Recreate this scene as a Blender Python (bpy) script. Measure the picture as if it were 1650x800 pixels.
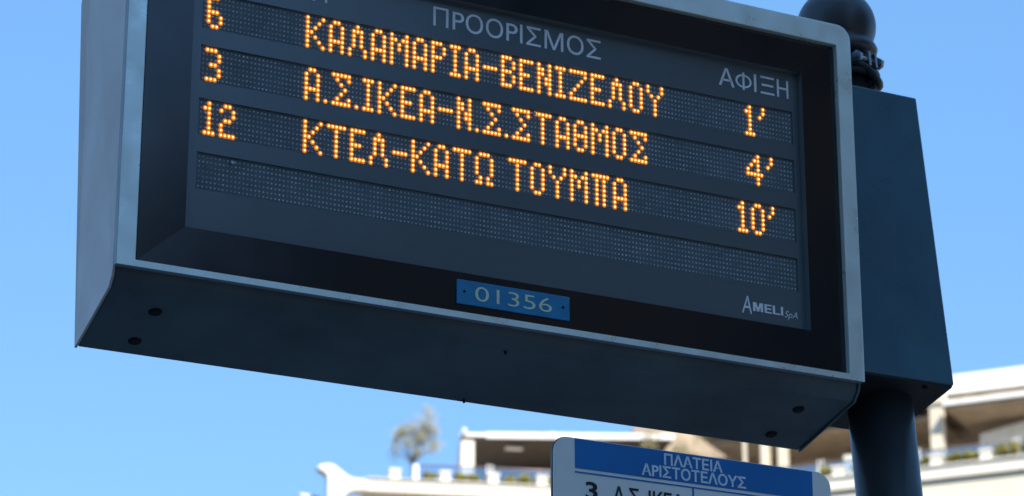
import bpy, bmesh, math, random
from mathutils import Vector, Matrix, noise
random.seed(7)
R = math.radians
scene = bpy.context.scene
for o in list(bpy.data.objects):
    bpy.data.objects.remove(o)
COL = scene.collection

# ------------------------------------------------------------------ camera
cam_d = bpy.data.cameras.new('camera')
cam = bpy.data.objects.new('camera', cam_d)
COL.objects.link(cam)
cam_d.sensor_width = 36.0
cam_d.lens = 4557.14 / 1650 * 36.0
cam.location = (-1.2566, -3.7068, 1.65)
_rt = Vector((0.889731, -0.456485, -0.000359))
_up = Vector((-0.152884, -0.298725, 0.942014))
_fw = Vector((0.430123, 0.838084, 0.335574))
cam.rotation_euler = Matrix((_rt, _up, -_fw)).transposed().to_euler()
cam_d.clip_start = 0.05
cam_d.clip_end = 4000
cam_d.dof.use_dof = True
cam_d.dof.focus_distance = 4.35
cam_d.dof.aperture_fstop = 8.5
cam_d.dof.aperture_blades = 7
scene.camera = cam

# ------------------------------------------------------------------ light
SUN_AZ, SUN_EL = 187.0, 43.0          # degrees clockwise from +y, elevation
world = bpy.data.worlds.new('World')
scene.world = world
world.use_nodes = True
wn = world.node_tree
wn.nodes.clear()
sky = wn.nodes.new('ShaderNodeTexSky')
sky.sky_type = 'NISHITA'
sky.sun_disc = False
sky.sun_elevation = R(SUN_EL)
sky.sun_rotation = R(SUN_AZ)
sky.air_density = 0.85
sky.dust_density = 0.0
sky.ozone_density = 4.0
bgn = wn.nodes.new('ShaderNodeBackground')
bgn.inputs['Strength'].default_value = 0.15
wo = wn.nodes.new('ShaderNodeOutputWorld')
mixn = wn.nodes.new('ShaderNodeMixRGB')          # evens the clear sky out towards one mid blue
mixn.inputs['Fac'].default_value = 0.57
mixn.inputs['Color2'].default_value = (0.64, 1.81, 3.6, 1)
wn.links.new(sky.outputs[0], mixn.inputs['Color1'])
wn.links.new(mixn.outputs[0], bgn.inputs[0])
wn.links.new(bgn.outputs[0], wo.inputs[0])

sun_d = bpy.data.lights.new('sun', 'SUN')
sun_d.energy = 4.6
sun_d.angle = R(0.5)
sun_d.color = (1.0, 0.93, 0.82)
sun = bpy.data.objects.new('sun', sun_d)
COL.objects.link(sun)
_s = Vector((math.sin(R(SUN_AZ)) * math.cos(R(SUN_EL)), math.cos(R(SUN_AZ)) * math.cos(R(SUN_EL)), math.sin(R(SUN_EL))))
sun.rotation_euler = _s.to_track_quat('Z', 'Y').to_euler()
sun.location = (-6, -8, 40)

vs = scene.view_settings
vs.view_transform = 'Standard'
vs.look = 'None'
vs.gamma = 1
vs.use_curve_mapping = False
vs.exposure = 0.85

# ------------------------------------------------------------------ materials
def mat(name, col, rough=0.6, metal=0.0, var=0.12, scale=6.0, bump=0.0, bscale=None, spec=0.5, coat=0.0, rvar=0.1):
    m = bpy.data.materials.new(name)
    m.use_nodes = True
    nt = m.node_tree
    b = nt.nodes['Principled BSDF']
    tc = nt.nodes.new('ShaderNodeTexCoord')
    n = nt.nodes.new('ShaderNodeTexNoise')
    n.inputs['Scale'].default_value = scale
    n.inputs['Detail'].default_value = 6
    n.inputs['Roughness'].default_value = 0.6
    nt.links.new(tc.outputs['Object'], n.inputs['Vector'])
    mr = nt.nodes.new('ShaderNodeMapRange')
    mr.inputs['From Min'].default_value = 0.3
    mr.inputs['From Max'].default_value = 0.7
    mr.inputs['To Min'].default_value = 1 - var
    mr.inputs['To Max'].default_value = 1 + var
    nt.links.new(n.outputs['Fac'], mr.inputs['Value'])
    mx = nt.nodes.new('ShaderNodeVectorMath')
    mx.operation = 'SCALE'
    mx.inputs[0].default_value = col[:3]
    nt.links.new(mr.outputs[0], mx.inputs['Scale'])
    nt.links.new(mx.outputs[0], b.inputs['Base Color'])
    rr = nt.nodes.new('ShaderNodeMapRange')
    rr.inputs['From Min'].default_value = 0.3
    rr.inputs['From Max'].default_value = 0.7
    rr.inputs['To Min'].default_value = max(0.02, rough - rvar)
    rr.inputs['To Max'].default_value = min(1.0, rough + rvar)
    n2 = nt.nodes.new('ShaderNodeTexNoise')
    n2.inputs['Scale'].default_value = scale * 2.7
    n2.inputs['Detail'].default_value = 5
    nt.links.new(tc.outputs['Object'], n2.inputs['Vector'])
    nt.links.new(n2.outputs['Fac'], rr.inputs['Value'])
    nt.links.new(rr.outputs[0], b.inputs['Roughness'])
    b.inputs['Metallic'].default_value = metal
    b.inputs['Specular IOR Level'].default_value = spec
    b.inputs['Coat Weight'].default_value = coat
    if bump:
        bp = nt.nodes.new('ShaderNodeBump')
        bp.inputs['Strength'].default_value = bump
        bp.inputs['Distance'].default_value = 0.002
        n3 = nt.nodes.new('ShaderNodeTexNoise')
        n3.inputs['Scale'].default_value = bscale or scale * 8
        nt.links.new(tc.outputs['Object'], n3.inputs['Vector'])
        nt.links.new(n3.outputs['Fac'], bp.inputs['Height'])
        nt.links.new(bp.outputs[0], b.inputs['Normal'])
    return m

def emit(name, col, strength):
    m = bpy.data.materials.new(name)
    m.use_nodes = True
    b = m.node_tree.nodes['Principled BSDF']
    b.inputs['Base Color'].default_value = (*[c * 0.5 for c in col], 1)
    b.inputs['Emission Color'].default_value = (*col, 1)
    b.inputs['Emission Strength'].default_value = strength
    return m

def glassy(name, tint, fac):
    m = bpy.data.materials.new(name)
    m.use_nodes = True
    nt = m.node_tree
    nt.nodes.clear()
    t = nt.nodes.new('ShaderNodeBsdfTransparent')
    t.inputs[0].default_value = (*tint, 1)
    g = nt.nodes.new('ShaderNodeBsdfGlossy')
    g.inputs['Roughness'].default_value = 0.03
    mx = nt.nodes.new('ShaderNodeMixShader')
    mx.inputs[0].default_value = fac
    o = nt.nodes.new('ShaderNodeOutputMaterial')
    nt.links.new(t.outputs[0], mx.inputs[1])
    nt.links.new(g.outputs[0], mx.inputs[2])
    nt.links.new(mx.outputs[0], o.inputs[0])
    return m

M = {}
M['silver'] = mat('silver_paint', (0.64, 0.55, 0.51), 0.55, 0.0, 0.08, 5, 0.03, 300)
M['frame'] = mat('brushed_frame', (0.86, 0.95, 0.88), 0.34, 0.5, 0.07, 9, 0.02, 250)
M['casing'] = mat('dark_casing', (0.088, 0.115, 0.122), 0.5, 0.0, 0.32, 5, 0.05, 200)
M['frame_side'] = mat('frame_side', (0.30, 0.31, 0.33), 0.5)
M['shade_black'] = mat('black_shade', (0.012, 0.013, 0.015), 0.6)  # shade of the box's underside, painted near black
M['gasket'] = mat('rubber_gasket', (0.008, 0.008, 0.009), 0.7)
M['bezel'] = mat('black_bezel', (0.0015, 0.003, 0.006), 0.14, 0.0, 0.2, 4, rvar=0.03, spec=0.75)
M['mask'] = mat('screen_mask', (0.110, 0.140, 0.150), 0.2, 0.0, 0.10, 3, rvar=0.04, spec=0.8)
M['matrix'] = mat('matrix_board', (0.112, 0.145, 0.158), 0.5, 0.0, 0.15, 20)
M['led_off'] = mat('unlit_diode', (0.54, 0.58, 0.58), 0.3, 0.0, 0.55, 60)
M['led_core'] = emit('lit_diode', (1.0, 0.54, 0.16), 1.65)
M['led_halo'] = emit('lit_diode_halo', (1.0, 0.28, 0.015), 0.35)  # camera glow around each diode, put in as dim emission
M['print_grey'] = mat('screen_print', (0.94, 0.95, 0.95), 0.5, var=0.08, scale=40)
M['print_white'] = mat('logo_print', (0.95, 0.95, 0.95), 0.5, var=0.08, scale=40)
M['plate_blue'] = mat('plate_blue', (0.022, 0.25, 0.47), 0.4, 0, 0.12, 30)
M['plate_text'] = mat('plate_lettering', (0.80, 0.86, 0.58), 0.5, 0, 0.1, 60)
M['hole'] = mat('socket_black', (0.004, 0.004, 0.005), 0.8)
M['navy'] = mat('navy_paint', (0.055, 0.152, 0.205), 0.33, 0, 0.15, 5, 0.04, 150)
M['polepaint'] = mat('pole_paint', (0.038, 0.044, 0.048), 0.36, 0, 0.2, 8, 0.05, 120, rvar=0.06)
M['steel'] = mat('galvanised_steel', (0.34, 0.36, 0.39), 0.32, 0.9, 0.15, 30)
M['cable'] = mat('cable_black', (0.010, 0.010, 0.011), 0.5)
M['sign_white'] = mat('sign_white', (0.95, 0.94, 0.88), 0.4, 0, 0.06, 8)
M['sign_edge'] = mat('sign_edge', (0.16, 0.18, 0.20), 0.5, 0.3)
M['sign_blue'] = mat('sign_blue', (0.003, 0.19, 0.52), 0.45, 0, 0.10, 6)
M['sign_letter'] = mat('sign_lettering', (0.85, 0.92, 0.96), 0.5, 0, 0.05, 30)
M['ink'] = mat('sign_ink', (0.008, 0.012, 0.022), 0.6)
M['stucco'] = mat('white_stucco', (0.76, 0.70, 0.60), 0.85, 0, 0.05, 1.2, 0.1, 30)
M['stucco_cream'] = mat('cream_stucco', (0.74, 0.66, 0.51), 0.85, 0, 0.06, 1.0, 0.1, 30)
M['soffit'] = mat('timber_soffit', (0.27, 0.205, 0.14), 0.7, 0, 0.25, 2.0)
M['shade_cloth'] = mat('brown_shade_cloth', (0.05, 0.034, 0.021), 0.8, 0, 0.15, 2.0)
M['slab_edge'] = mat('white_roof_edge', (0.80, 0.79, 0.76), 0.7, 0, 0.04, 1.0)
M['column'] = mat('cream_column', (0.62, 0.55, 0.43), 0.8, 0, 0.08, 2)
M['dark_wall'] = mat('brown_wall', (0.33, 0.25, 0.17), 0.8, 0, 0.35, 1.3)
M['unseen_slate_wall'] = mat('unseen_slate_wall', (0.04, 0.043, 0.048), 0.8, 0, 0.2, 0.5)
M['glass'] = glassy('rail_glass', (0.80, 0.88, 0.95), 0.3)
M['rail'] = mat('rail_metal', (0.26, 0.22, 0.24), 0.4, 0.5)
M['post'] = mat('white_post', (0.8, 0.8, 0.79), 0.5)
M['window'] = mat('window_glass', (0.02, 0.025, 0.03), 0.06, 0, 0.1, 3, rvar=0.02)
M['unseen_facade'] = mat('unseen_grey_facade', (0.50, 0.50, 0.49), 0.85, 0, 0.12, 0.6)
M['asphalt'] = mat('asphalt', (0.05, 0.05, 0.052), 0.9, 0, 0.2, 1.5, 0.3, 60)
M['paving'] = mat('paving_stone', (0.19, 0.185, 0.18), 0.85, 0, 0.15, 2, 0.2, 40)
M['bark'] = mat('bark', (0.11, 0.09, 0.075), 0.9, 0, 0.3, 20)
M['fabric'] = mat('pale_canvas', (0.62, 0.60, 0.55), 0.8)
M['awning'] = mat('white_awning', (0.78, 0.76, 0.70), 0.8)
M['pot'] = mat('terracotta', (0.32, 0.20, 0.14), 0.8)
def leafmat(name, c1, c2, scale=5):
    m = bpy.data.materials.new(name)
    m.use_nodes = True
    nt = m.node_tree
    b = nt.nodes['Principled BSDF']
    tc = nt.nodes.new('ShaderNodeTexCoord')
    n = nt.nodes.new('ShaderNodeTexNoise')
    n.inputs['Scale'].default_value = scale
    nt.links.new(tc.outputs['Object'], n.inputs['Vector'])
    r = nt.nodes.new('ShaderNodeValToRGB')
    r.color_ramp.elements[0].position = 0.35
    r.color_ramp.elements[1].position = 0.65
    r.color_ramp.elements[0].color = (*c1, 1)
    r.color_ramp.elements[1].color = (*c2, 1)
    nt.links.new(n.outputs['Fac'], r.inputs[0])
    nt.links.new(r.outputs[0], b.inputs['Base Color'])
    b.inputs['Roughness'].default_value = 0.6
    return m
M['olive_leaf'] = leafmat('olive_leaf', (0.27, 0.265, 0.17), (0.46, 0.42, 0.30))
M['shrub_leaf'] = leafmat('shrub_leaf', (0.17, 0.165, 0.02), (0.38, 0.32, 0.055), 9)
M['dry_leaf'] = leafmat('dry_leaf', (0.16, 0.14, 0.06), (0.34, 0.29, 0.16), 4)

# ------------------------------------------------------------------ helpers
def tag(o, label=None, cat=None, group=None, kind=None):
    if label: o['label'] = label
    if cat: o['category'] = cat
    if group: o['group'] = group
    if kind: o['kind'] = kind
    return o

def root(name, loc, label, cat, group=None, rot=(0, 0, 0)):
    o = bpy.data.objects.new(name, None)
    o.empty_display_size = 0.1
    COL.objects.link(o)
    o.location = loc
    o.rotation_euler = rot
    o['org'] = loc
    tag(o, label, cat, group)
    return o

class MB:
    """collects shapes in one mesh; verts are in scene coordinates, build() moves them to the parent's origin"""
    def __init__(s):
        s.bm = bmesh.new()
    def quad(s, pts, mi=0):
        f = s.bm.faces.new([s.bm.verts.new(p) for p in pts])
        f.material_index = mi
        return f
    def box(s, x0, x1, y0, y1, z0, z1, mi=0):
        return s.hexa([(x0, y0, z0), (x1, y0, z0), (x1, y1, z0), (x0, y1, z0), (x0, y0, z1), (x1, y0, z1), (x1, y1, z1), (x0, y1, z1)], mi)
    def hexa(s, p, mi=0):
        v = [s.bm.verts.new(q) for q in p]
        for idx in ((3, 2, 1, 0), (4, 5, 6, 7), (0, 1, 5, 4), (1, 2, 6, 5), (2, 3, 7, 6), (3, 0, 4, 7)):
            f = s.bm.faces.new([v[i] for i in idx])
            f.material_index = mi
    def prism(s, a, b, mi=0):
        """two loops of equal length joined, capped"""
        va = [s.bm.verts.new(p) for p in a]
        vb = [s.bm.verts.new(p) for p in b]
        n = len(a)
        fs = [s.bm.faces.new(va), s.bm.faces.new(vb[::-1])]
        for i in range(n):
            fs.append(s.bm.faces.new((va[i], vb[i], vb[(i + 1) % n], va[(i + 1) % n])))
        for f in fs: f.material_index = mi
    def lathe(s, prof, n=32, center=(0, 0, 0), mi=0, smooth=True):
        c = Vector(center)
        rings = []
        for r, z in prof:
            rings.append([s.bm.verts.new(c + Vector((max(r, 1e-5) * math.cos(2 * math.pi * i / n), max(r, 1e-5) * math.sin(2 * math.pi * i / n), z))) for i in range(n)])
        for a, b in zip(rings, rings[1:]):
            for i in range(n):
                f = s.bm.faces.new((a[i], a[(i + 1) % n], b[(i + 1) % n], b[i]))
                f.smooth = smooth
                f.material_index = mi
        s.bm.faces.new(rings[0][::-1]).material_index = mi
        s.bm.faces.new(rings[-1]).material_index = mi
    def tube(s, pts, rad, n=10, mi=0):
        pts = [Vector(p) for p in pts]
        rads = rad if isinstance(rad, (list, tuple)) else [rad] * len(pts)
        rings = []
        for i, p in enumerate(pts):
            d = (pts[min(i + 1, len(pts) - 1)] - pts[max(i - 1, 0)]).normalized()
            u = d.orthogonal().normalized() if i == 0 else (u - d * u.dot(d)).normalized()
            w = d.cross(u)
            rings.append([s.bm.verts.new(p + (u * math.cos(2 * math.pi * k / n) + w * math.sin(2 * math.pi * k / n)) * rads[i]) for k in range(n)])
        for a, b in zip(rings, rings[1:]):
            for k in range(n):
                f = s.bm.faces.new((a[k], a[(k + 1) % n], b[(k + 1) % n], b[k]))
                f.smooth = True
                f.material_index = mi
        s.bm.faces.new(rings[0][::-1]).material_index = mi
        s.bm.faces.new(rings[-1]).material_index = mi
    def build(s, name, mats, parent=None, bevel=0.0, local=False, recalc=True, seg=2):
        if recalc:
            bmesh.ops.recalc_face_normals(s.bm, faces=s.bm.faces[:])
        me = bpy.data.meshes.new(name)
        if parent is not None and not local:
            bmesh.ops.translate(s.bm, verts=s.bm.verts[:], vec=-top_org(parent))
        s.bm.to_mesh(me)
        s.bm.free()
        o = bpy.data.objects.new(name, me)
        for m in (mats if isinstance(mats, (list, tuple)) else [mats]):
            me.materials.append(M[m])
        COL.objects.link(o)
        if parent is not None:
            o.parent = parent
        if bevel:
            b = o.modifiers.new('bevel', 'BEVEL')
            b.width = bevel
            b.segments = seg
            b.limit_method = 'ANGLE'
            b.angle_limit = R(40)
        return o

def top_org(o):
    while o.parent is not None:
        o = o.parent
    return Vector(o['org'])

def glyph_mesh(body, bold=0.0):
    cu = bpy.data.curves.new('lettering', 'FONT')
    cu.body = body
    cu.size = 1.0
    cu.extrude = 0.02
    cu.offset = bold
    cu.resolution_u = 6
    ob = bpy.data.objects.new('lettering', cu)
    COL.objects.link(ob)
    dg = bpy.context.evaluated_depsgraph_get()
    me = bpy.data.meshes.new_from_object(ob.evaluated_get(dg))
    bpy.data.objects.remove(ob)
    bpy.data.curves.remove(cu)
    return me

def lettering(name, body, x0, x1, z0, z1, yfun, m, parent, bold=0.0, depth=0.0008, cap=True, shear=0.0):
    """flat raised letters in the plane facing -y; x0..x1 is the ink width, z0 the baseline, z1 the cap height"""
    me = glyph_mesh(body, bold)
    ref = glyph_mesh('H', bold)
    h = max(v.co.y for v in ref.vertices)
    b0 = min(v.co.y for v in ref.vertices)
    xs = [v.co.x for v in me.vertices]
    a, b = min(xs), max(xs)
    org = top_org(parent)
    for v in me.vertices:
        t = (v.co.y - b0) / (h - b0)
        z = z0 + t * (z1 - z0)
        x = x0 + (v.co.x - a) / (b - a) * (x1 - x0) + shear * t
        y = yfun(z) - (depth if v.co.z > 0 else -0.0004)
        v.co = Vector((x, y, z + ZO)) - org
    bpy.data.meshes.remove(ref)
    me.name = name
    me.materials.clear()
    me.materials.append(M[m])
    o = bpy.data.objects.new(name, me)
    COL.objects.link(o)
    o.parent = parent
    return o

ZO = 3.006      # height of the display's lower front edge above the pavement

# ------------------------------------------------------------------ ground
def sheet(name, x0, x1, y0, y1, z, m, thick=None):
    b = MB()
    if thick: b.box(x0, x1, y0, y1, z - thick, z)
    else: b.quad([(x0, y0, z), (x1, y0, z), (x1, y1, z), (x0, y1, z)])
    o = b.build(name, m)
    tag(o, kind='structure')
    return o
sheet('ground', -1500, 1500, -1500, 1500, -0.14, 'asphalt')
sheet('pavement', -60, 60, -8, 4.5, 0.0, 'paving', 0.136)
sheet('kerb', -60, 60, 4.505, 4.75, -0.005, 'stucco_cream', 0.131)

# unseen block, added behind the camera to keep the stop in shade
SB = root('unseen_block', (-14, -17, 0), 'tall grey unseen block added behind the pavement to shade the stop', 'building')
b = MB(); b.box(-46, 2.2, -28, -14.6, -0.1, 22.6)
b.build('wall', 'unseen_facade', SB)
b = MB(); b.box(-46.5, 2.6, -28.5, -14.1, 22.62, 23.1)
b.build('roof', 'stucco_cream', SB)
def window_grid(par, cols, rows, make):
    first = None
    for k in cols:
        for z in rows:
            if first is None:
                first = make(k, z); k0, z0 = k, z
            else:
                c = first.copy(); c.location = (k - k0, 0, z - z0) if par is SB else (0, k - k0, z - z0)
                COL.objects.link(c); c.parent = par
def sb_win(x, z):
    b = MB(); b.box(x - .95, x + .95, -14.596, -14.54, z, z + 2.1)
    return b.build('window', 'window', SB)
def sb_bal(x, z):
    b = MB(); b.box(x - 3, x + 3, -14.59, -13.2, z - .2, z); b.box(x - 3, x + 3, -13.26, -13.2, z + .004, z + 1.0)
    return b.build('unseen_balcony', 'stucco_cream', SB)
window_grid(SB, [-42 + k * 5.6 for k in range(8)], [1.2 + f * 3.5 for f in range(6)], sb_win)
window_grid(SB, [-40 + k * 14.0 for k in range(3)], [.9 + f * 3.5 for f in range(1, 6)], sb_bal)
# unseen dark block, added and shaped for its reflection in screen and bezel
SC = root('unseen_block', (22, -40, 0), 'dark slate unseen block added behind the stop for its reflection in the screen', 'building')
b = MB(); b.box(11.5, 32, -75, -9, -0.1, 15.4)
b.build('wall', 'unseen_slate_wall', SC)
b = MB(); b.box(11.2, 32.3, -75.3, -8.7, 15.42, 15.75)
b.build('roof', 'stucco_cream', SC)
def sc_win(y, z):
    b = MB(); b.box(11.44, 11.496, y - .9, y + .9, z, z + 2.0)
    return b.build('window', 'window', SC)
window_grid(SC, [-70 + k * 6.0 for k in range(10)], [1.2 + f * 3.5 for f in range(4)], sc_win)

# ------------------------------------------------------------------ white terrace building
CX, CY = 38.5378, 62.5641
uL = Vector((math.sin(R(107)), math.cos(R(107)), 0)); nL = Vector((math.sin(R(197)), math.cos(R(197)), 0))
uR = Vector((math.sin(R(142)), math.cos(R(142)), 0)); nR = Vector((math.sin(R(232)), math.cos(R(232)), 0))
C0 = Vector((CX, CY, 0))
def wp(w, u, off, z):
    U, N = (uL, nL) if w == 'L' else (uR, nR)
    return C0 + U * u - N * off + Vector((0, 0, z))
def wbox(b, w, u0, u1, o0, o1, z0, z1, mi=0):
    b.hexa([wp(w, u0, o0, z0), wp(w, u1, o0, z0), wp(w, u1, o1, z0), wp(w, u0, o1, z0),
            wp(w, u0, o0, z1), wp(w, u1, o0, z1), wp(w, u1, o1, z1), wp(w, u0, o1, z1)], mi)
WB = root('terrace_building', (CX, CY, 0), 'white sunlit building with a glass railed roof terrace behind the signs', 'building')
RU = 17.0
b = MB(); wbox(b, 'L', -9.72, 0.0, 0.9, 12, -0.1, 21.43); wbox(b, 'R', 0.02, RU - .3, 0.13, 12, -0.1, 21.42)
b.build('wall', 'stucco_cream', WB)
# cornice and parapet of the left wing, its arched end pier
b = MB()
wbox(b, 'L', -9.3, -0.01, 0.0, 12, 21.47, 21.80)
wbox(b, 'L', -9.3, -0.01, -0.07, 0.3, 21.804, 21.835)
b.build('cornice', 'stucco', WB)
b = MB(); wbox(b, 'R', 0.0, RU, 0.0, 12, 21.46, 21.79)
wbox(b, 'R', 0.0, RU, -0.07, 0.3, 21.794, 21.83)
b.build('cornice', 'stucco', WB)
def fin(pts, o0, o1, name):
    b = MB()
    b.prism([wp('L', u, o0, z) for u, z in pts], [wp('L', u, o1, z) for u, z in pts])
    return b.build(name, 'stucco', WB, 0.02)
sw = [(-10.36, 18.0), (-10.36, 21.72), (-10.40, 21.90), (-10.62, 22.03), (-10.66, 22.09), (-10.55, 22.15), (-10.36, 22.19), (-10.20, 22.16),
      (-10.02, 22.02), (-9.82, 21.87), (-9.62, 21.80), (-9.302, 21.80), (-9.302, 21.475), (-9.62, 21.46), (-9.78, 21.41), (-9.90, 21.30), (-9.97, 21.05), (-9.98, 18.0)]
fin(sw, 0.0, 0.45, 'end_pier')
lo = [(-10.48, 20.6), (-10.48, 21.50), (-10.98, 21.545), (-11.06, 21.53), (-11.0, 21.44), (-10.86, 21.33), (-10.78, 21.1), (-10.76, 20.6)]
fin(lo, 0.9, 1.3, 'end_scroll')
# pillars on the parapet
pil = None
def pillar(w, u):
    b = MB()
    wbox(b, w, u - .135, u + .135, 0.02, 0.30, 21.84, 22.06)
    wbox(b, w, u - .17, u + .17, -0.015, 0.335, 22.063, 22.135)
    wbox(b, w, u - .16, u + .16, -0.005, 0.325, 21.838, 21.87)
    b.build('pillar', 'stucco', WB, 0.008)
for u in (-8.50, -7.10, -5.74, -4.37, -3.0, -1.6): pillar('L', u)
for u in (1.4, 2.78, 4.17, 5.57, 6.96, 8.35, 9.74, 11.13): pillar('R', u)
# railing with glass panes
def railing(w, u0, u1, step, off):
    b = MB()
    b.tube([wp(w, u0, off, 22.37), wp(w, u1, off, 22.37)], 0.028, 8)
    rl = b.build('railing', 'rail', WB)
    u = u0
    while u < u1 - .2:
        b = MB(); wbox(b, w, u + .04, min(u + step, u1) - .04, off - .008, off + .008, 21.86, 22.33)
        b.build('glass_pane', 'glass', rl)
        if u > u0:
            for du in (-.06, .06):
                b = MB(); wbox(b, w, u + du - .022, u + du + .022, off - .02, off + .02, 21.845, 22.46)
                b.build('post', 'post', rl)
        u += step
railing('L', -7.86, -0.6, 2.07, 0.42)
railing('R', 0.8, 13.0, 2.78, 0.42)
b = MB(); wbox(b, 'L', -7.95, -7.80, 0.34, 0.49, 21.84, 22.37)
b.build('post', 'post', WB)
# flat roof over the left terrace, its free end cut on a slant
def rfo(u): return 2.15 - (u + 6.35) * 0.141        # its front edge comes forward towards the corner
def poly_slab(b, pts, z0, z1):
    b.prism([wp('L', u, o, z0) for u, o in pts], [wp('L', u, o, z1) for u, o in pts])
b = MB()
poly_slab(b, [(-6.36, rfo(-6.36)), (-.25, rfo(-.25)), (-.25, 6.9), (-5.4, 6.9)], 23.765, 23.86)
poly_slab(b, [(-5.62, rfo(-5.62) - .07), (-.3, rfo(-.3) - .07), (-.3, rfo(-.3) - .004), (-5.62, rfo(-5.62) - .004)], 23.70, 23.866)
rf = b.build('terrace_roof', 'slab_edge', WB)
b = MB(); poly_slab(b, [(-6.34, rfo(-6.34) + .04), (-.3, rfo(-.3) + .04), (-.3, 6.85), (-5.38, 6.85)], 23.68, 23.762)
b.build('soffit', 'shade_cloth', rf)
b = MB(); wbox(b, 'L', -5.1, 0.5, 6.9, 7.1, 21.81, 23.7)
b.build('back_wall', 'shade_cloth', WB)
b = MB(); wbox(b, 'L', -4.95, -4.45, 2.5, 2.75, 23.585, 23.615)
b.build('ceiling_lamp', 'fabric', rf)
b = MB(); wbox(b, 'L', -6.33, -5.96, 2.05, 2.40, 21.81, 23.615)
b.build('column', 'stucco', WB)
b = MB()
for dx in (0, .09): b.tube([wp('L', -6.38 + dx * .3, 1.92, 23.6), wp('L', -6.74 + dx, 0.62, 22.0)], 0.018, 6)
b.build('strut', 'rail', WB)
for u in (-6.25, -3.68):
    b = MB(); wbox(b, 'L', u - .06, u + .06, 1.98, 2.1, 23.872, 23.96)
    b.build('roof_knob', 'post', WB)
# right wing: attic roof slab, awning below, columns, dark rooms behind
b = MB(); wbox(b, 'R', -1.0, RU + 1, 2.0, 9, 24.40, 24.93)
ar = b.build('terrace_roof', 'slab_edge', WB)
b = MB(); wbox(b, 'R', -.95, RU + .9, 2.06, 8.9, 24.28, 24.396)
b.build('soffit', 'soffit', ar)
b = MB(); wbox(b, 'R', -.4, 6.3, 2.6, 5.15, 23.92, 24.02)
b.build('canopy', 'soffit', WB)
b = MB(); wbox(b, 'R', 6.98, RU, 1.0, 4.2, 23.78, 23.915)
aw = b.build('awning', 'awning', WB)
b = MB(); wbox(b, 'R', 7.02, RU - .05, 1.06, 4.15, 23.70, 23.776)
b.build('soffit', 'soffit', aw)
b = MB(); wbox(b, 'R', -3.2, RU, 5.2, 5.4, 21.80, 24.27)
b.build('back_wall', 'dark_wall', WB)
for u in (0.95, 1.55, 2.08, 6.62, 12.6):
    b = MB()
    wd = {0.95: .045, 1.55: .11, 2.08: .12}.get(u, .17)
    wbox(b, 'R', u - wd, u + wd, 1.5, 1.5 + 2 * wd, 21.80, 23.60 if u > 7 else 24.0)
    wbox(b, 'R', u - wd - .09, u + wd + .09, 1.42, 1.58 + 2 * wd, 24.003 if u < 7 else 23.603, 24.275 if u < 7 else 23.69)
    b.build('column', 'column', WB)
b = MB(); wbox(b, 'L', -.28, 5.5, 6.6, 6.8, 21.81, 25.6)
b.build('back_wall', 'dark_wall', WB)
for u0, u1 in ((2.5, 3.0), (3.5, 5.0), (5.2, 6.2)):
    b = MB(); wbox(b, 'R', u0, u1, 5.14, 5.196, 21.9, 23.6)
    b.build('window', 'window', WB)
for u0, u1 in ((7.35, 7.95), (9.6, 11.2)):
    b = MB(); wbox(b, 'R', u0, u1, 5.14, 5.196, 22.2, 23.4)
    b.build('window', 'window', WB)
b = MB()
b.prism([wp('R', 7.55, 2.6, 22.6), wp('R', 9.0, 2.6, 22.6), wp('R', 9.0, 2.6, 23.55), wp('R', 7.55, 2.6, 23.30)],
        [wp('R', 7.55, 2.66, 22.6), wp('R', 9.0, 2.66, 22.6), wp('R', 9.0, 2.66, 23.55), wp('R', 7.55, 2.66, 23.30)])
b.build('fabric_screen', 'fabric', WB)
b = MB(); wbox(b, 'R', 3.55, 5.4, 2.6, 2.66, 22.55, 23.15)
b.build('fabric_screen', 'fabric', WB)
b = MB(); wbox(b, 'R', 2.75, 3.3, 2.4, 2.9, 21.81, 22.75)
b.build('planter_box', 'column', WB)

# windows of the top storey under the cornice
for w, us in (('L', (-8.4, -6.3, -4.2, -2.1)), ('R', (2, 4.4, 6.8, 9.2, 11.6))):
    for u in us:
        off = 0.9 if w == 'L' else 0.13
        b = MB(); wbox(b, w, u - .5, u + .5, off - .03, off - .004, 17.6, 19.9)
        f = b.build('window', 'window', WB)
        b = MB(); wbox(b, w, u - .62, u + .62, off - .16, off - .004, 17.45, 17.59)
        b.build('sill', 'stucco', f)

# ------------------------------------------------------------------ plants
def leaf_cloud(b, centers, n, size, rnd):
    for _ in range(n):
        c, r = rnd.choice(centers)
        d = Vector((rnd.gauss(0, 1), rnd.gauss(0, 1), rnd.gauss(0, 1)))
        d.normalize()
        p = Vector(c) + d * (r * rnd.random() ** 0.45)
        a = Vector((rnd.gauss(0, 1), rnd.gauss(0, 1), rnd.gauss(0, 1))).normalized()
        t = a.orthogonal().normalized()
        L = size * rnd.uniform(.6, 1.3)
        b.quad([p - a * L, p + t * L * .45, p + a * L, p - t * L * .45])

def shrub(w, u, off, rad, hgt, label):
    rnd = random.Random(int((u + 50) * 100))
    rad *= 1.12; hgt *= 1.15
    base = wp(w, u, off, 21.80)
    t = root('round_shrub', base, label, 'shrub', 'shrubs along the terrace parapet')
    b = MB()
    b.tube([base, base + Vector((0, 0, .12))], 0.03, 6)
    b.build('stem', 'bark', t)
    b = MB()
    cs = [(base + Vector((0, 0, hgt * .55)), rad * .75)]
    for k in range(9):
        a = rnd.uniform(0, 6.28); e = rnd.uniform(-.5, 1)
        cs.append((base + Vector((math.cos(a) * rad * .55, math.sin(a) * rad * .55, hgt * .55 + e * hgt * .33)), rad * rnd.uniform(.28, .48)))
    leaf_cloud(b, cs, 900, 0.042, rnd)
    b.build('foliage', 'shrub_leaf', t, recalc=False)
G = 0.22
shrub('L', -7.52, G, .21, .34, 'round olive green shrub right beside the white end post of the glass railing')
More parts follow.
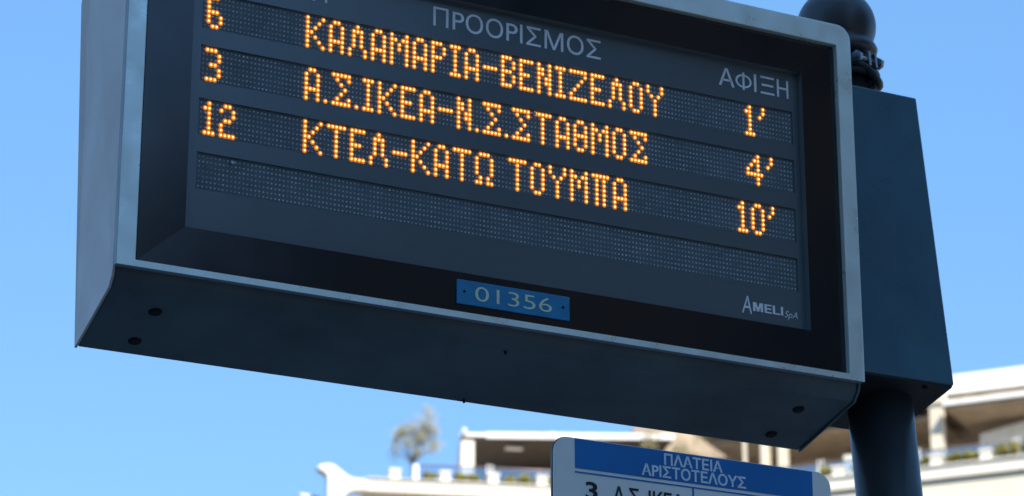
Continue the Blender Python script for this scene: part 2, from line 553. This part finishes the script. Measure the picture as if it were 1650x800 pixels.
shrub('L', -6.62, G, .19, .32, 'round shrub between parapet pillars, left of two below the slanting strut')
shrub('L', -6.27, G, .18, .30, 'round shrub between parapet pillars, right of two below the white terrace column')
shrub('L', -5.27, G, .20, .31, 'round shrub just right of the parapet pillar carrying the twin thin posts')
shrub('L', -4.88, G, .25, .34, 'widest round shrub of the bay left of the bus stop sign')
shrub('L', -4.05, G, .20, .32, 'round shrub half hidden by the left edge of the bus stop sign')
shrub('R', 3.84, G, .24, .38, 'round bright shrub above the right rounded corner of the bus stop sign')
shrub('R', 4.72, G, .20, .33, 'small shrub hidden close to the left flank of the dark pole')
shrub('R', 6.62, G, .20, .36, 'round shrub on the parapet right against the dark pole')
shrub('R', 7.43, G, .24, .36, 'round shrub just right of the first parapet pillar past the pole')
shrub('R', 7.92, G, .22, .36, 'round shrub just left of the last parapet pillar by the photo edge')
shrub('R', 8.70, G, .15, .42, 'narrow upright shrub touching the last parapet pillar on its right')
shrub('R', 9.02, G, .25, .44, 'wide shrub in the bay at the right edge under the pale awning')
shrub('R', 9.46, G, .20, .48, 'shrub at the very right edge of the photo on the parapet')

# thin rooftop tree
rnd = random.Random(5)
tb = wp('L', -8.02, 1.6, 21.80)
T = root('olive_tree', tb, 'sparse grey green tree on the white roof, left of the terrace', 'tree')
def tp(u, z, o=0.0): return wp('L', u, 1.6 + o, z)
b = MB()
b.tube([tp(-8.06, 21.80), tp(-7.95, 22.1), tp(-7.82, 22.45), tp(-7.80, 22.8), tp(-7.74, 23.2)], [.034, .027, .023, .02, .014], 8)
b.build('trunk', 'bark', T)
tips = [(-8.22, 23.05), (-8.3, 23.4), (-8.05, 23.75), (-7.75, 23.9), (-7.45, 23.95), (-7.28, 24.25), (-7.2, 23.6), (-7.1, 23.4), (-7.35, 23.1), (-7.6, 23.4), (-7.9, 23.3), (-7.5, 23.75), (-8.15, 23.55), (-7.3, 23.85), (-7.75, 22.95)]
b = MB()
for u, z in tips:
    o = rnd.uniform(-.4, .4)
    b.tube([tp(-7.80, 22.75), tp((u - 7.8) / 2 + rnd.uniform(-.06, .06), (z + 22.8) / 2 - .05, o * .5), tp(u, z, o)], [.018, .012, .005], 5)
b.build('branches', 'bark', T)
b = MB()
cs = []
for u, z in tips:
    cs.append((tp(u, z, rnd.uniform(-.35, .35)), rnd.uniform(.16, .30)))
    cs.append((tp(u + rnd.uniform(-.15, .15), z + rnd.uniform(-.15, .1), rnd.uniform(-.35, .35)), rnd.uniform(.10, .24)))
for k in range(5): cs.append((tp(-7.9 + rnd.uniform(-.25, .3), 23.5 + rnd.uniform(-.12, .12), rnd.uniform(-.2, .2)), .3))
for k in range(5): cs.append((tp(-7.45 + rnd.uniform(-.2, .2), 23.6 + rnd.uniform(-.3, .3), rnd.uniform(-.2, .2)), .3))
leaf_cloud(b, cs, 5200, 0.038, rnd)
b.build('crown', 'olive_leaf', T, recalc=False)

def potted(u, off, h, r, label, w='L'):
    rnd = random.Random(int((u + 60) * 91))
    base = wp(w, u, off, 21.81)
    t = root('potted_bush', base, label, 'potted plant', 'potted bushes on the terrace')
    b = MB(); b.lathe([(.16, 0), (.22, .36), (.24, .36), (.24, .42), (.19, .42)], 16, base)
    b.build('pot', 'pot', t)
    b = MB(); b.tube([base + Vector((0, 0, .4)), base + Vector((.03, 0, h * .5)), base + Vector((0, 0, h * .8))], [.04, .03, .012], 6)
    b.build('stem', 'bark', t)
    b = MB()
    cs = [(base + Vector((rnd.uniform(-r, r) * .6, rnd.uniform(-r, r) * .6, rnd.uniform(.35, .92) * h)), r * rnd.uniform(.35, .6)) for _ in range(16)]
    leaf_cloud(b, cs, 1100, 0.055, rnd)
    b.build('foliage', 'dry_leaf', t, recalc=False)
potted(-0.95, 1.2, 2.05, .55, 'tall beige green potted bush under the white terrace roof edge, left of two')
potted(0.0, 0.9, 1.95, .62, 'tall beige green potted bush at the terrace corner, right of two')

# ------------------------------------------------------------------ pole
A = math.atan(0.0668)
PX, PY = 1.6158, 0.125
def axis_x(z): return PX - 0.0668 * (z + ZO)         # z measured from the display's lower edge
P = root('sign_pole', (PX, PY, 0), 'dark navy round pole with a ball finial carrying both displays', 'pole', rot=(0, -A, 0))
def s_of(z): return (z + ZO) / math.cos(A)
b = MB(); b.lathe([(.12, 0.0), (.12, .02), (.075, .028), (.072, .25), (.058, .27), (.056, .28)], 40)
b.build('base_plate', 'polepaint', P, local=True)
b = MB(); b.lathe([(.056, .281), (.056, s_of(.20))], 48)
b.build('shaft', 'polepaint', P, local=True)
b = MB(); b.lathe([(.048, s_of(.201)), (.048, s_of(.655))], 48, (-.007, 0, 0))
b.build('neck', 'polepaint', P, local=True)
sc = s_of(.699)
prof = [(.040, sc - .062), (.066, sc - .058), (.069, sc - .050), (.066, sc - .042)]
for k in range(22):
    t = -0.52 + (math.pi / 2 + 0.52) * k / 21
    prof.append((.0705 * math.cos(t), sc + .0705 * math.sin(t)))
b = MB(); b.lathe(prof, 48, (-.011, 0, 0))
b.build('ball_finial', 'polepaint', P, local=True)
zc = s_of(.618)
b = MB()
b.lathe([(.0485, zc - .014), (.053, zc - .014), (.0535, zc), (.053, zc + .014), (.0485, zc + .014)], 40, (-.007, 0, 0))
cl = b.build('clamp', 'steel', P, local=True)
# bolted lugs of the clamp, towards the camera's right
ca = R(-72)
ex, ey = Vector((math.cos(ca), math.sin(ca), 0)), Vector((-math.sin(ca), math.cos(ca), 0))
def lugbox(b, r0, r1, t0, t1, z0, z1):
    p = []
    for z in (z0, z1):
        for r, t in ((r0, t0), (r1, t0), (r1, t1), (r0, t1)):
            v = ex * r + ey * t
            p.append((v.x - .007, v.y, z))
    b.hexa(p)
b = MB(); lugbox(b, .050, .068, -.010, -.004, zc - .013, zc + .013); lugbox(b, .048, .068, .008, .014, zc - .013, zc + .013)
b.build('lug', 'steel', cl, 0.001, local=True)
b = MB()
q0 = ex * .060 + ey * -.030 - Vector((.007, 0, 0)); q1 = ex * .060 + ey * .022 - Vector((.007, 0, 0))
b.tube([q0 + Vector((0, 0, zc)), q1 + Vector((0, 0, zc))], .0048, 10)
b.tube([q1 + Vector((0, 0, zc)), q1 + ey * .008 + Vector((0, 0, zc))], .011, 6)
b.tube([q0 + Vector((0, 0, zc)), q0 - ey * .008 + Vector((0, 0, zc))], .011, 6)
b.build('bolt', 'steel', cl, local=True)
# cable coming out under the clamp and looping down into the box
CB = root('cable', (axis_x(.6), PY, ZO + .6), 'black cable looped around the pole neck above the junction box', 'cable')
pts = []
for k in range(26):
    t = k / 25
    a = R(-150 + 210 * t)
    rr = .057 + .004 * math.sin(t * 3.14)
    z = .598 + .012 * math.sin(t * 9) + (.0 if t < .7 else -(t - .7) * .16)
    pts.append((axis_x(z) - .007 + rr * math.cos(a), PY + rr * math.sin(a), ZO + z))
b = MB(); b.tube(pts, .0085, 10)
pts2 = []
for k in range(20):
    t = k / 19
    a = R(-170 + 190 * t)
    rr = .058
    z = .590 + .020 * t
    pts2.append((axis_x(z) - .007 + rr * math.cos(a), PY + rr * math.sin(a), ZO + z))
b.tube(pts2, .0075, 10)
b.build('cable_loop', 'cable', CB)

# ------------------------------------------------------------------ junction box between pole and display
JB = root('junction_box', (1.40, .125, ZO), 'dark navy metal box on the pole at the right end of the display', 'junction box')
b = MB()
b.hexa([(1.304, .03, ZO + .030), (1.5024, .03, ZO + .0304), (1.5028, .22, ZO - .009), (1.304, .22, ZO - .009),
        (1.304, .03, ZO + .547), (1.4547, .03, ZO + .547), (1.455, .22, ZO + .56), (1.304, .22, ZO + .56)])
b.build('box_body', 'navy', JB, 0.003)
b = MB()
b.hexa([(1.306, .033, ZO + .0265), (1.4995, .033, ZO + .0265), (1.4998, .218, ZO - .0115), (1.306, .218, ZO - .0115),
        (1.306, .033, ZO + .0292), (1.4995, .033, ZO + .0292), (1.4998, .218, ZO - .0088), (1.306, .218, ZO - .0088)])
b.build('bottom_shade', 'shade_black', JB)  # thin black plate puts the shade under the box into colour
b = MB()
b.lathe([(.0045, 0), (.0045, .004), (.002, .006)], 10, (1.452, .045, ZO + .0215))
b.build('screw', 'hole', JB)

# ------------------------------------------------------------------ arrival display
W, H, D = 1.3, 0.6384, 0.202
AD = root('arrival_display', (0.65, 0.1, ZO), 'large grey framed electronic bus arrival display with amber dot text', 'display board')
def P3(x, y, z): return (x, y, ZO + z)
prof = [(0.013, -0.0005), (0.0165, -0.013), (0.030, -0.0285), (D, -0.0705), (D, .49), (.168, H + .004), (.02, H + .004), (.013, H - .002)]
def shifted(x, y, z, left):
    if left:
        k = max(0.0, min(1.0, (y - .03) / (D - .03)))
        return P3(x + k * (0.0095 - 0.019 * max(0, min(1, (z + .07) / .56))), y, z)
    return P3(x, y, z)
# casing (underside, back and top) between the two end panels
b = MB()
ins = [(y + (0.0015 if i < 4 else 0), z + 0.0022 if i < 4 else z) for i, (y, z) in enumerate(prof)]
b.prism([shifted(.0045, y, z, True) for y, z in ins], [P3(W - .0045, y, z) for y, z in ins])
b.bm.faces.ensure_lookup_table()
b.bm.faces.remove(b.bm.faces[-1])          # open towards the screen
casing = b.build('casing', 'casing', AD, 0.004)
b = MB(); b.prism([shifted(0.0, y, z, True) for y, z in prof], [shifted(.0043, y, z, True) for y, z in prof])
b.build('end_panel', 'silver', AD, 0.0012)
b = MB(); b.prism([P3(W - .0043, y, z) for y, z in prof], [P3(W, y, z) for y, z in prof])
b.build('end_panel', 'casing', AD, 0.0012)
# front frame ring with rounded top corners
ai, ao_r, ab, at_ = 0.0298, 0.0284, 0.0106, 0.0388
def arc(cx, cz, r, a0, a1, n=6): return [(cx + r * math.cos(R(a0 + (a1 - a0) * k / n)), cz + r * math.sin(R(a0 + (a1 - a0) * k / n))) for k in range(n + 1)]
rr = 0.026
outer = [(0.0, 0.0)] + [(W, 0.0)] + arc(W - rr, H - rr, rr, 0, 90) + arc(rr, H - rr, rr, 90, 180)
r2 = 0.003
inner = [(ai, ab)] + [(W - ao_r, ab)] + arc(W - ao_r - r2, H - at_ - r2, r2, 0, 90) + arc(ai + r2, H - at_ - r2, r2, 90, 180)
b = MB()
n = len(outer)
vf = [b.bm.verts.new(P3(x, 0.0, z)) for x, z in outer]
vi = [b.bm.verts.new(P3(x, 0.0, z)) for x, z in inner]
vb = [b.bm.verts.new(P3(x, 0.0125, z)) for x, z in outer]
vib = [b.bm.verts.new(P3(x, 0.0125, z)) for x, z in inner]
for i in range(n):
    j = (i + 1) % n
    b.bm.faces.new((vf[i], vf[j], vi[j], vi[i]))
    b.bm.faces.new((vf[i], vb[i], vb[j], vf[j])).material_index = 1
    b.bm.faces.new((vi[i], vi[j], vib[j], vib[i]))
    b.bm.faces.new((vb[i], vib[i], vib[j], vb[j]))
b.build('front_frame', ['frame', 'frame_side'], AD, 0.0013, seg=2)
# black glossy bezel round the recessed screen
sx0, sx1, sz0, sz1 = (0.1085, 1.2058, 0.0788, 0.5392)
YB0, YB1 = 0.0120, 0.0125
o_ = [(ai + .001, ab + .0005), (W - ao_r - .0005, ab + .0005), (W - ao_r - .0005, H - at_ - .0005), (ai + .001, H - at_ - .0005)]
i_ = [(sx0, sz0), (sx1, sz0), (sx1, sz1), (sx0, sz1)]
b = MB()
for k in range(4):
    j = (k + 1) % 4
    b.quad([P3(o_[k][0], YB0, o_[k][1]), P3(o_[j][0], YB0, o_[j][1]), P3(i_[j][0], YB1, i_[j][1]), P3(i_[k][0], YB1, i_[k][1])])
    b.quad([P3(i_[k][0], YB1, i_[k][1]), P3(i_[j][0], YB1, i_[j][1]), P3(i_[j][0], YB1 + .0146, i_[j][1]), P3(i_[k][0], YB1 + .0146, i_[k][1])], 1)
bez = b.build('bezel', ['bezel', 'mask'], AD)
b = MB()
for (x0, x1, z0, z1) in ((ai + .0002, ai + .0042, ab + .004, H - at_ - .004), (ai + .004, W - ao_r - .004, ab + .0002, ab + .0016)):
    b.box(x0, x1, .0095, .0122, ZO + z0, ZO + z1)
b.build('gasket', 'gasket', AD)
# screen mask: one sheet with four slots, the led modules sit behind the slots
YM = 0.0262
LX0, PXP, PZP, Z1 = 0.1325, 0.00656, 0.00798, 0.46415
rows0 = [0, 11, 22, 33]
slots = [(Z1 - (r + 6.75) * PZP, Z1 - (r - .75) * PZP) for r in rows0]     # z0, z1
bx0, bx1 = LX0 - .75 * PXP, LX0 + 161.7 * PXP
xs = [sx0 - .008, bx0, bx1, sx1 + .008]
zs = [sz0 - .008]
for z0, z1 in sorted(slots): zs += [z0, z1]
zs.append(sz1 + .008)
b = MB()
grid = {}
for dpt in (0, 1):
    for i, x in enumerate(xs):
        for j, z in enumerate(zs):
            grid[(dpt, i, j)] = b.bm.verts.new(P3(x, YM + dpt * .0035, z))
for i in range(3):
    for j in range(len(zs) - 1):
        hole = (i == 1 and j % 2 == 1)
        if not hole:
            b.bm.faces.new([grid[(0, a, c)] for a, c in ((i, j), (i + 1, j), (i + 1, j + 1), (i, j + 1))])
        else:
            for (a, c), (e, g) in zip(((i, j), (i + 1, j), (i + 1, j + 1), (i, j + 1)), ((i + 1, j), (i + 1, j + 1), (i, j + 1), (i, j))):
                b.bm.faces.new([grid[(0, a, c)], grid[(0, e, g)], grid[(1, e, g)], grid[(1, a, c)]])
screen = b.build('screen', 'mask', AD)
b = MB()
for x, z in ((.185, .199), (.7, .375)):
    b.prism([P3(x + .003 * math.cos(a * .785), YM - .0008, z + .003 * math.sin(a * .785)) for a in range(8)], [P3(x + .003 * math.cos(a * .785), YM + .001, z + .003 * math.sin(a * .785)) for a in range(8)])
b.build('rivet', 'steel', screen)

GL = {
 'Κ': 'X...X/X..X./X.X../XX.../X.X../X..X./X...X', 'Α': '.XX./X..X/X..X/X..X/XXXX/X..X/X..X',
 'Λ': '..X../.XXX./.X.X./.X.X./.X.X./X...X/X...X', 'Μ': 'X...X/XX.XX/X.X.X/X.X.X/X...X/X...X/X...X',
 'Ρ': 'XXX./X..X/X..X/XXX./X.../X.../X...', 'Ι': 'XXX/.X./.X./.X./.X./.X./XXX', '-': '..../..../..../XXXX/..../..../....',
 'Β': 'XXX./X..X/X..X/XXX./X..X/X..X/XXX.', 'Ε': 'XXXX/X.../X.../XXX./X.../X.../XXXX',
 'Ν': 'X..X/XX.X/XX.X/X.XX/X.XX/X..X/X..X', 'Ζ': 'XXXXX/....X/...X./..X../.X.../X..../XXXXX',
 'Ο': '.XX./X..X/X..X/X..X/X..X/X..X/.XX.', 'Υ': 'X...X/X...X/.X.X./..X../..X../..X../..X..',
 '.': './././././X/X'.replace('X/X', './X'), 'Σ': 'XXXXX/.X..X/..X../...X./..X../.X..X/XXXXX',
 'Τ': 'XXXXX/..X../..X../..X../..X../..X../..X..', 'Θ': '.XX./X..X/X..X/XXXX/X..X/X..X/.XX.',
 'Ω': '.XXX./X...X/X...X/X...X/X...X/.X.X./XX.XX', 'Π': 'XXXXX/.X.X./.X.X./.X.X./.X.X./.X.X./.X.X.',
 '1': '.X./XX./.X./.X./.X./.X./XXX', '2': '.XX./X..X/...X/.XX./X.../X.../XXXX', '3': 'XXX./...X/...X/.XX./...X/...X/XXX.',
 '6': '.XX./X.../X.../XXX./X..X/X..X/.XX.', '0': '.XX./X..X/X..X/X..X/X..X/X..X/.XX.',
 '4': '...X./..XX./.X.X./X..X./XXXXX/...X./...X.', "'": '.X/.X/X./../../../..', ' ': '.../.../.../.../.../.../...',
}
def layout(txt, c0):
    out = []
    c = c0
    for ch in txt:
        g = GL[ch].split('/')
        for r, line in enumerate(g):
            for k, v in enumerate(line):
                if v == 'X': out.append((c + k, r))
        c += len(g[0]) + 1
    return out
msgs = [[('route_number', '6', 1), ('destination_text', 'ΚΑΛΑΜΑΡΙΑ-ΒΕΝΙΖΕΛΟΥ', 26), ('arrival_time', "1'", 148)],
        [('route_number', '3', 1), ('destination_text', 'Α.Σ.ΙΚΕΑ-Ν.Σ.ΣΤΑΘΜΟΣ', 26), ('arrival_time', "4'", 148)],
        [('route_number', '12', 1), ('destination_text', 'ΚΤΕΛ-ΚΑΤΩ', 26), ('destination_text', 'ΤΟΥΜΠΑ', 80), ('arrival_time', "10'", 145)],
        []]
YP = YM + 0.0034
for r0, (z0, z1), msg in zip(rows0, slots, msgs):
    b = MB()
    b.box(bx0 - .004, bx1 + .004, YP, YP + .004, ZO + z0 - .003, ZO + z1 + .003)
    lm = b.build('led_module', 'matrix', AD)
    lit = {}
    for nm, txt, c0 in msg:
        for cr in layout(txt, c0): lit[cr] = nm
    b = MB()
    rnd = random.Random(r0)
    for c in range(162):
        for r in range(7):
            if (c, r) in lit: continue
            x, z = LX0 + c * PXP, ZO + Z1 - (r0 + r) * PZP
            rad = 0.00165 * rnd.uniform(.85, 1.1)
            jx, jz = rnd.uniform(-.0002, .0002), rnd.uniform(-.0002, .0002)
            v = [b.bm.verts.new((x + jx + rad * math.cos(a * 1.0472), YP - .0004, z + jz + rad * math.sin(a * 1.0472))) for a in range(6)]
            tip = b.bm.verts.new((x + jx, YP - .0016, z + jz))
            for a in range(6): b.bm.faces.new((v[a], v[(a + 1) % 6], tip))
    b.build('unlit_diodes', 'led_off', lm, recalc=True)
    for nm, txt, c0 in msg:
        b = MB()
        for c, r in layout(txt, c0):
            x, z = LX0 + c * PXP, ZO + Z1 - (r0 + r) * PZP
            for rad, y0, y1, mi in ((.0045, YP - .0003, YP - .0012, 1), (.0017, YP - .0012, YP - .0030, 0)):  # wide dim disc paints the glow, small one is the diode
                rd = rad * rnd.uniform(.95, 1.05)
                v = [b.bm.verts.new((x + rd * .93 * math.cos(a * .6283), y0, z + rd * math.sin(a * .6283))) for a in range(10)]
                w = [b.bm.verts.new((x + rd * .6 * math.cos(a * .6283), y1, z + rd * .65 * math.sin(a * .6283))) for a in range(10)]
                for a in range(10):
                    b.bm.faces.new((v[a], v[(a + 1) % 10], w[(a + 1) % 10], w[a])).material_index = mi
                b.bm.faces.new(w).material_index = mi
        b.build(nm, ['led_core', 'led_halo'], lm)

yM = lambda z: YM
lettering('heading_text', 'ΓPΑΜΜΗ', 0.150, 0.3335, .4927, .5235, yM, 'print_grey', screen)
lettering('heading_text', 'ΠPΟΟPΙΣΜΟΣ', 0.5178, 0.823, .4930, .5240, yM, 'print_grey', screen)
for ch, xa, xb in (('Α', 1.0488, 1.0795), ('Ι', 1.1185, 1.1228), ('Ξ', 1.1315, 1.1585), ('Η', 1.1640, 1.1866)):
    lettering('heading_text', ch, xa, xb, .4928, .5230, yM, 'print_grey', screen)
b = MB()                                   # the letter phi: a ring crossed by a bar
rg = []
for k in range(28):
    a = 2 * math.pi * k / 28
    rg.append([b.bm.verts.new(P3(1.0975 + rx * math.cos(a), YM - .0008, .5079 + rz * math.sin(a))) for rx, rz in ((.0160, .0124), (.0122, .0090))])
for k in range(28):
    p, q = rg[k], rg[(k + 1) % 28]
    b.bm.faces.new((p[0], q[0], q[1], p[1]))
b.box(1.0957, 1.0993, YM - .0011, YM + .0004, ZO + .4922, ZO + .5238)
b.build('heading_text', 'print_grey', screen)
lettering('maker_logo', 'A', 1.0814, 1.1005, .0955, .1255, yM, 'print_white', screen, bold=-.004, shear=.002)
lettering('maker_logo', 'ELI', 1.1252, 1.1610, .1015, .1165, yM, 'print_white', screen, bold=.014)
b = MB()
mz0, mz1, mx = .1015, .1165, 1.1030
mp = [(0, 0), (.0046, 0), (.0046, .0095), (.0080, 0), (.0112, 0), (.0146, .0095), (.0146, 0), (.0192, 0), (.0192, .015), (.0130, .015), (.0096, .0055), (.0062, .015), (0, .015)]
b.prism([P3(mx + x, YM - .0008, mz0 + z) for x, z in mp], [P3(mx + x, YM + .0004, mz0 + z) for x, z in mp])
b.build('maker_logo', 'print_white', screen)
lettering('maker_logo', 'SpA', 1.1640, 1.1890, .1000, .1110, yM, 'print_white', screen, bold=-.012, shear=.003)
# stop number plate on the lower bezel
yB = lambda z: YB0 - .0036
b = MB()
x0, x1, z0, z1 = .5552, .7520, .0266, .0660
b.hexa([P3(x0, yB(z0) + .004, z0), P3(x1, yB(z0) + .004, z0), P3(x1, yB(z0), z0), P3(x0, yB(z0), z0),
        P3(x0, yB(z1) + .004, z1), P3(x1, yB(z1) + .004, z1), P3(x1, yB(z1), z1), P3(x0, yB(z1), z1)])
pl = b.build('number_plate', 'plate_blue', AD, 0.0008)
lettering('stop_number', '01356', .586, .7200, .0352, .0580, yB, 'plate_text', pl, bold=-.008)
b = MB()
for x in (.5672, .7400):
    b.prism([P3(x + .0022 * math.cos(a * .785), yB(.047) - .001, .047 + .0022 * math.sin(a * .785)) for a in range(8)],
            [P3(x + .0022 * math.cos(a * .785), yB(.047) + .001, .047 + .0022 * math.sin(a * .785)) for a in range(8)])
b.build('plate_screw', 'hole', pl)
# bolt sockets in the underside (underside plane from (y .03, z -.0285) to (y .202, z -.0705))
us = (-0.0705 + 0.0285) / (D - .03)
un = Vector((0, us, -1)).normalized()
ut = Vector((0, 1, us)).normalized()
def socket(x, y, r, name='bolt_socket', hgt=.0012):
    c = Vector((x, y, ZO - .0285 + .0022 + us * (y - .03)))
    b = MB()
    for r0, r1, h0, h1 in ((r, r * .92, 0, hgt), (r * .72, r * .7, 0, hgt * 2.2)):
        b.prism([c + Vector((r0 * math.cos(a * .3927), 0, 0)) + ut * (r0 * math.sin(a * .3927)) - un * .001 for a in range(16)],
                [c + Vector((r1 * math.cos(a * .3927), 0, 0)) + ut * (r1 * math.sin(a * .3927)) + un * h1 for a in range(16)])
    return b.build(name, 'hole', AD)
for x in (.091, 1.218):
    for y in (.0775, .163): socket(x, y, .0108)
socket(.655, .041, .0028, 'pin', .002)
socket(.659, .195, .0028, 'pin', .002)

# ------------------------------------------------------------------ bus stop sign below
SY, SK = .03, .97394
sgx = lambda x: -1.2566 + (x + 1.2566) * SK
sgz = lambda z: -1.35606 + (z + 1.35606) * SK
SG = root('bus_stop_sign', (1.0, SY, ZO - .9), 'white bus stop sign with blue heading band below the display', 'sign')
SX0, SX1, SZ0, SZ1 = sgx(.787), sgx(1.311), -.86, sgz(-.1235)
def rrect(x0, x1, z0, z1, r, y):
    return [P3(x, y, z) for x, z in arc(x1 - r, z1 - r, r, 0, 90, 8) + arc(x0 + r, z1 - r, r, 90, 180, 8) + arc(x0 + r, z0 + r, r, 180, 270, 8) + arc(x1 - r, z0 + r, r, 270, 360, 8)]
b = MB(); b.prism(rrect(SX0, SX1, SZ0, SZ1, .026, SY), rrect(SX0, SX1, SZ0, SZ1, .026, SY + .004))
b.build('panel', 'sign_white', SG, 0.001)
b = MB(); b.prism(rrect(SX0 - .0012, SX1 + .0012, SZ0 - .0012, SZ1 + .0012, .027, SY + .0045), rrect(SX0 - .0012, SX1 + .0012, SZ0 - .0012, SZ1 + .0012, .027, SY + .0085))
b.build('backing', 'sign_edge', SG)
BX0, BX1 = sgx(.8250), sgx(1.2745)
b = MB()
b.box(BX0, BX1, SY - .0006, SY + .001, ZO + sgz(-.1735), ZO + SZ1 - .0012)
hb = b.build('heading_band', 'sign_blue', SG)
b = MB()
b.box(BX0, BX1, SY - .0006, SY + .001, ZO + sgz(-.1810), ZO + sgz(-.1785))
for z in (-.262, -.316, -.370, -.424): b.box(BX0, BX1, SY - .0006, SY + .001, ZO + z - .0012, ZO + z + .0008)
b.box(sgx(1.0415), sgx(1.0445), SY - .0008, SY + .001, ZO - .80, ZO + sgz(-.1812))
b.build('grid_lines', 'sign_blue', SG)
yS = lambda z: SY - .0006
lettering('stop_name', 'ΠΛΑΤΕΙΑ', sgx(.9893), sgx(1.0995), sgz(-.1482), sgz(-.1300), yS, 'sign_letter', hb, bold=.018)
lettering('stop_name', 'ΑPΙΣΤΟΤΕΛΟΥΣ', sgx(.9470), sgx(1.1437), sgz(-.1700), sgz(-.1515), yS, 'sign_letter', hb, bold=.018)
yS2 = lambda z: SY
lettering('route_number', '3', sgx(.8440), sgx(.8655), sgz(-.2215), sgz(-.1935), yS2, 'ink', SG, bold=.02)
lettering('route_name', 'Α.Σ. ΙΚΕΑ', sgx(.8945), sgx(1.0245), sgz(-.2215), sgz(-.1960), yS2, 'ink', SG, bold=.012)
for z in (-.35, -.70):
    b = MB()
    ax = axis_x(z)
    b.prism([P3(SX1 - .05, SY + .0088, z - .02), P3(SX1 - .05, SY + .0088, z + .02), P3(SX1 - .05, SY + .014, z + .02), P3(SX1 - .05, SY + .014, z - .02)],
            [P3(ax - .052, PY - .012, z - .02), P3(ax - .052, PY - .012, z + .02), P3(ax - .052, PY - .004, z + .02), P3(ax - .052, PY - .004, z - .02)])
    b.lathe([(.0565, -.02), (.0600, -.02), (.0600, .02), (.0565, .02)], 32, (ax, PY, ZO + z))
    b.build('bracket', 'steel', SG)
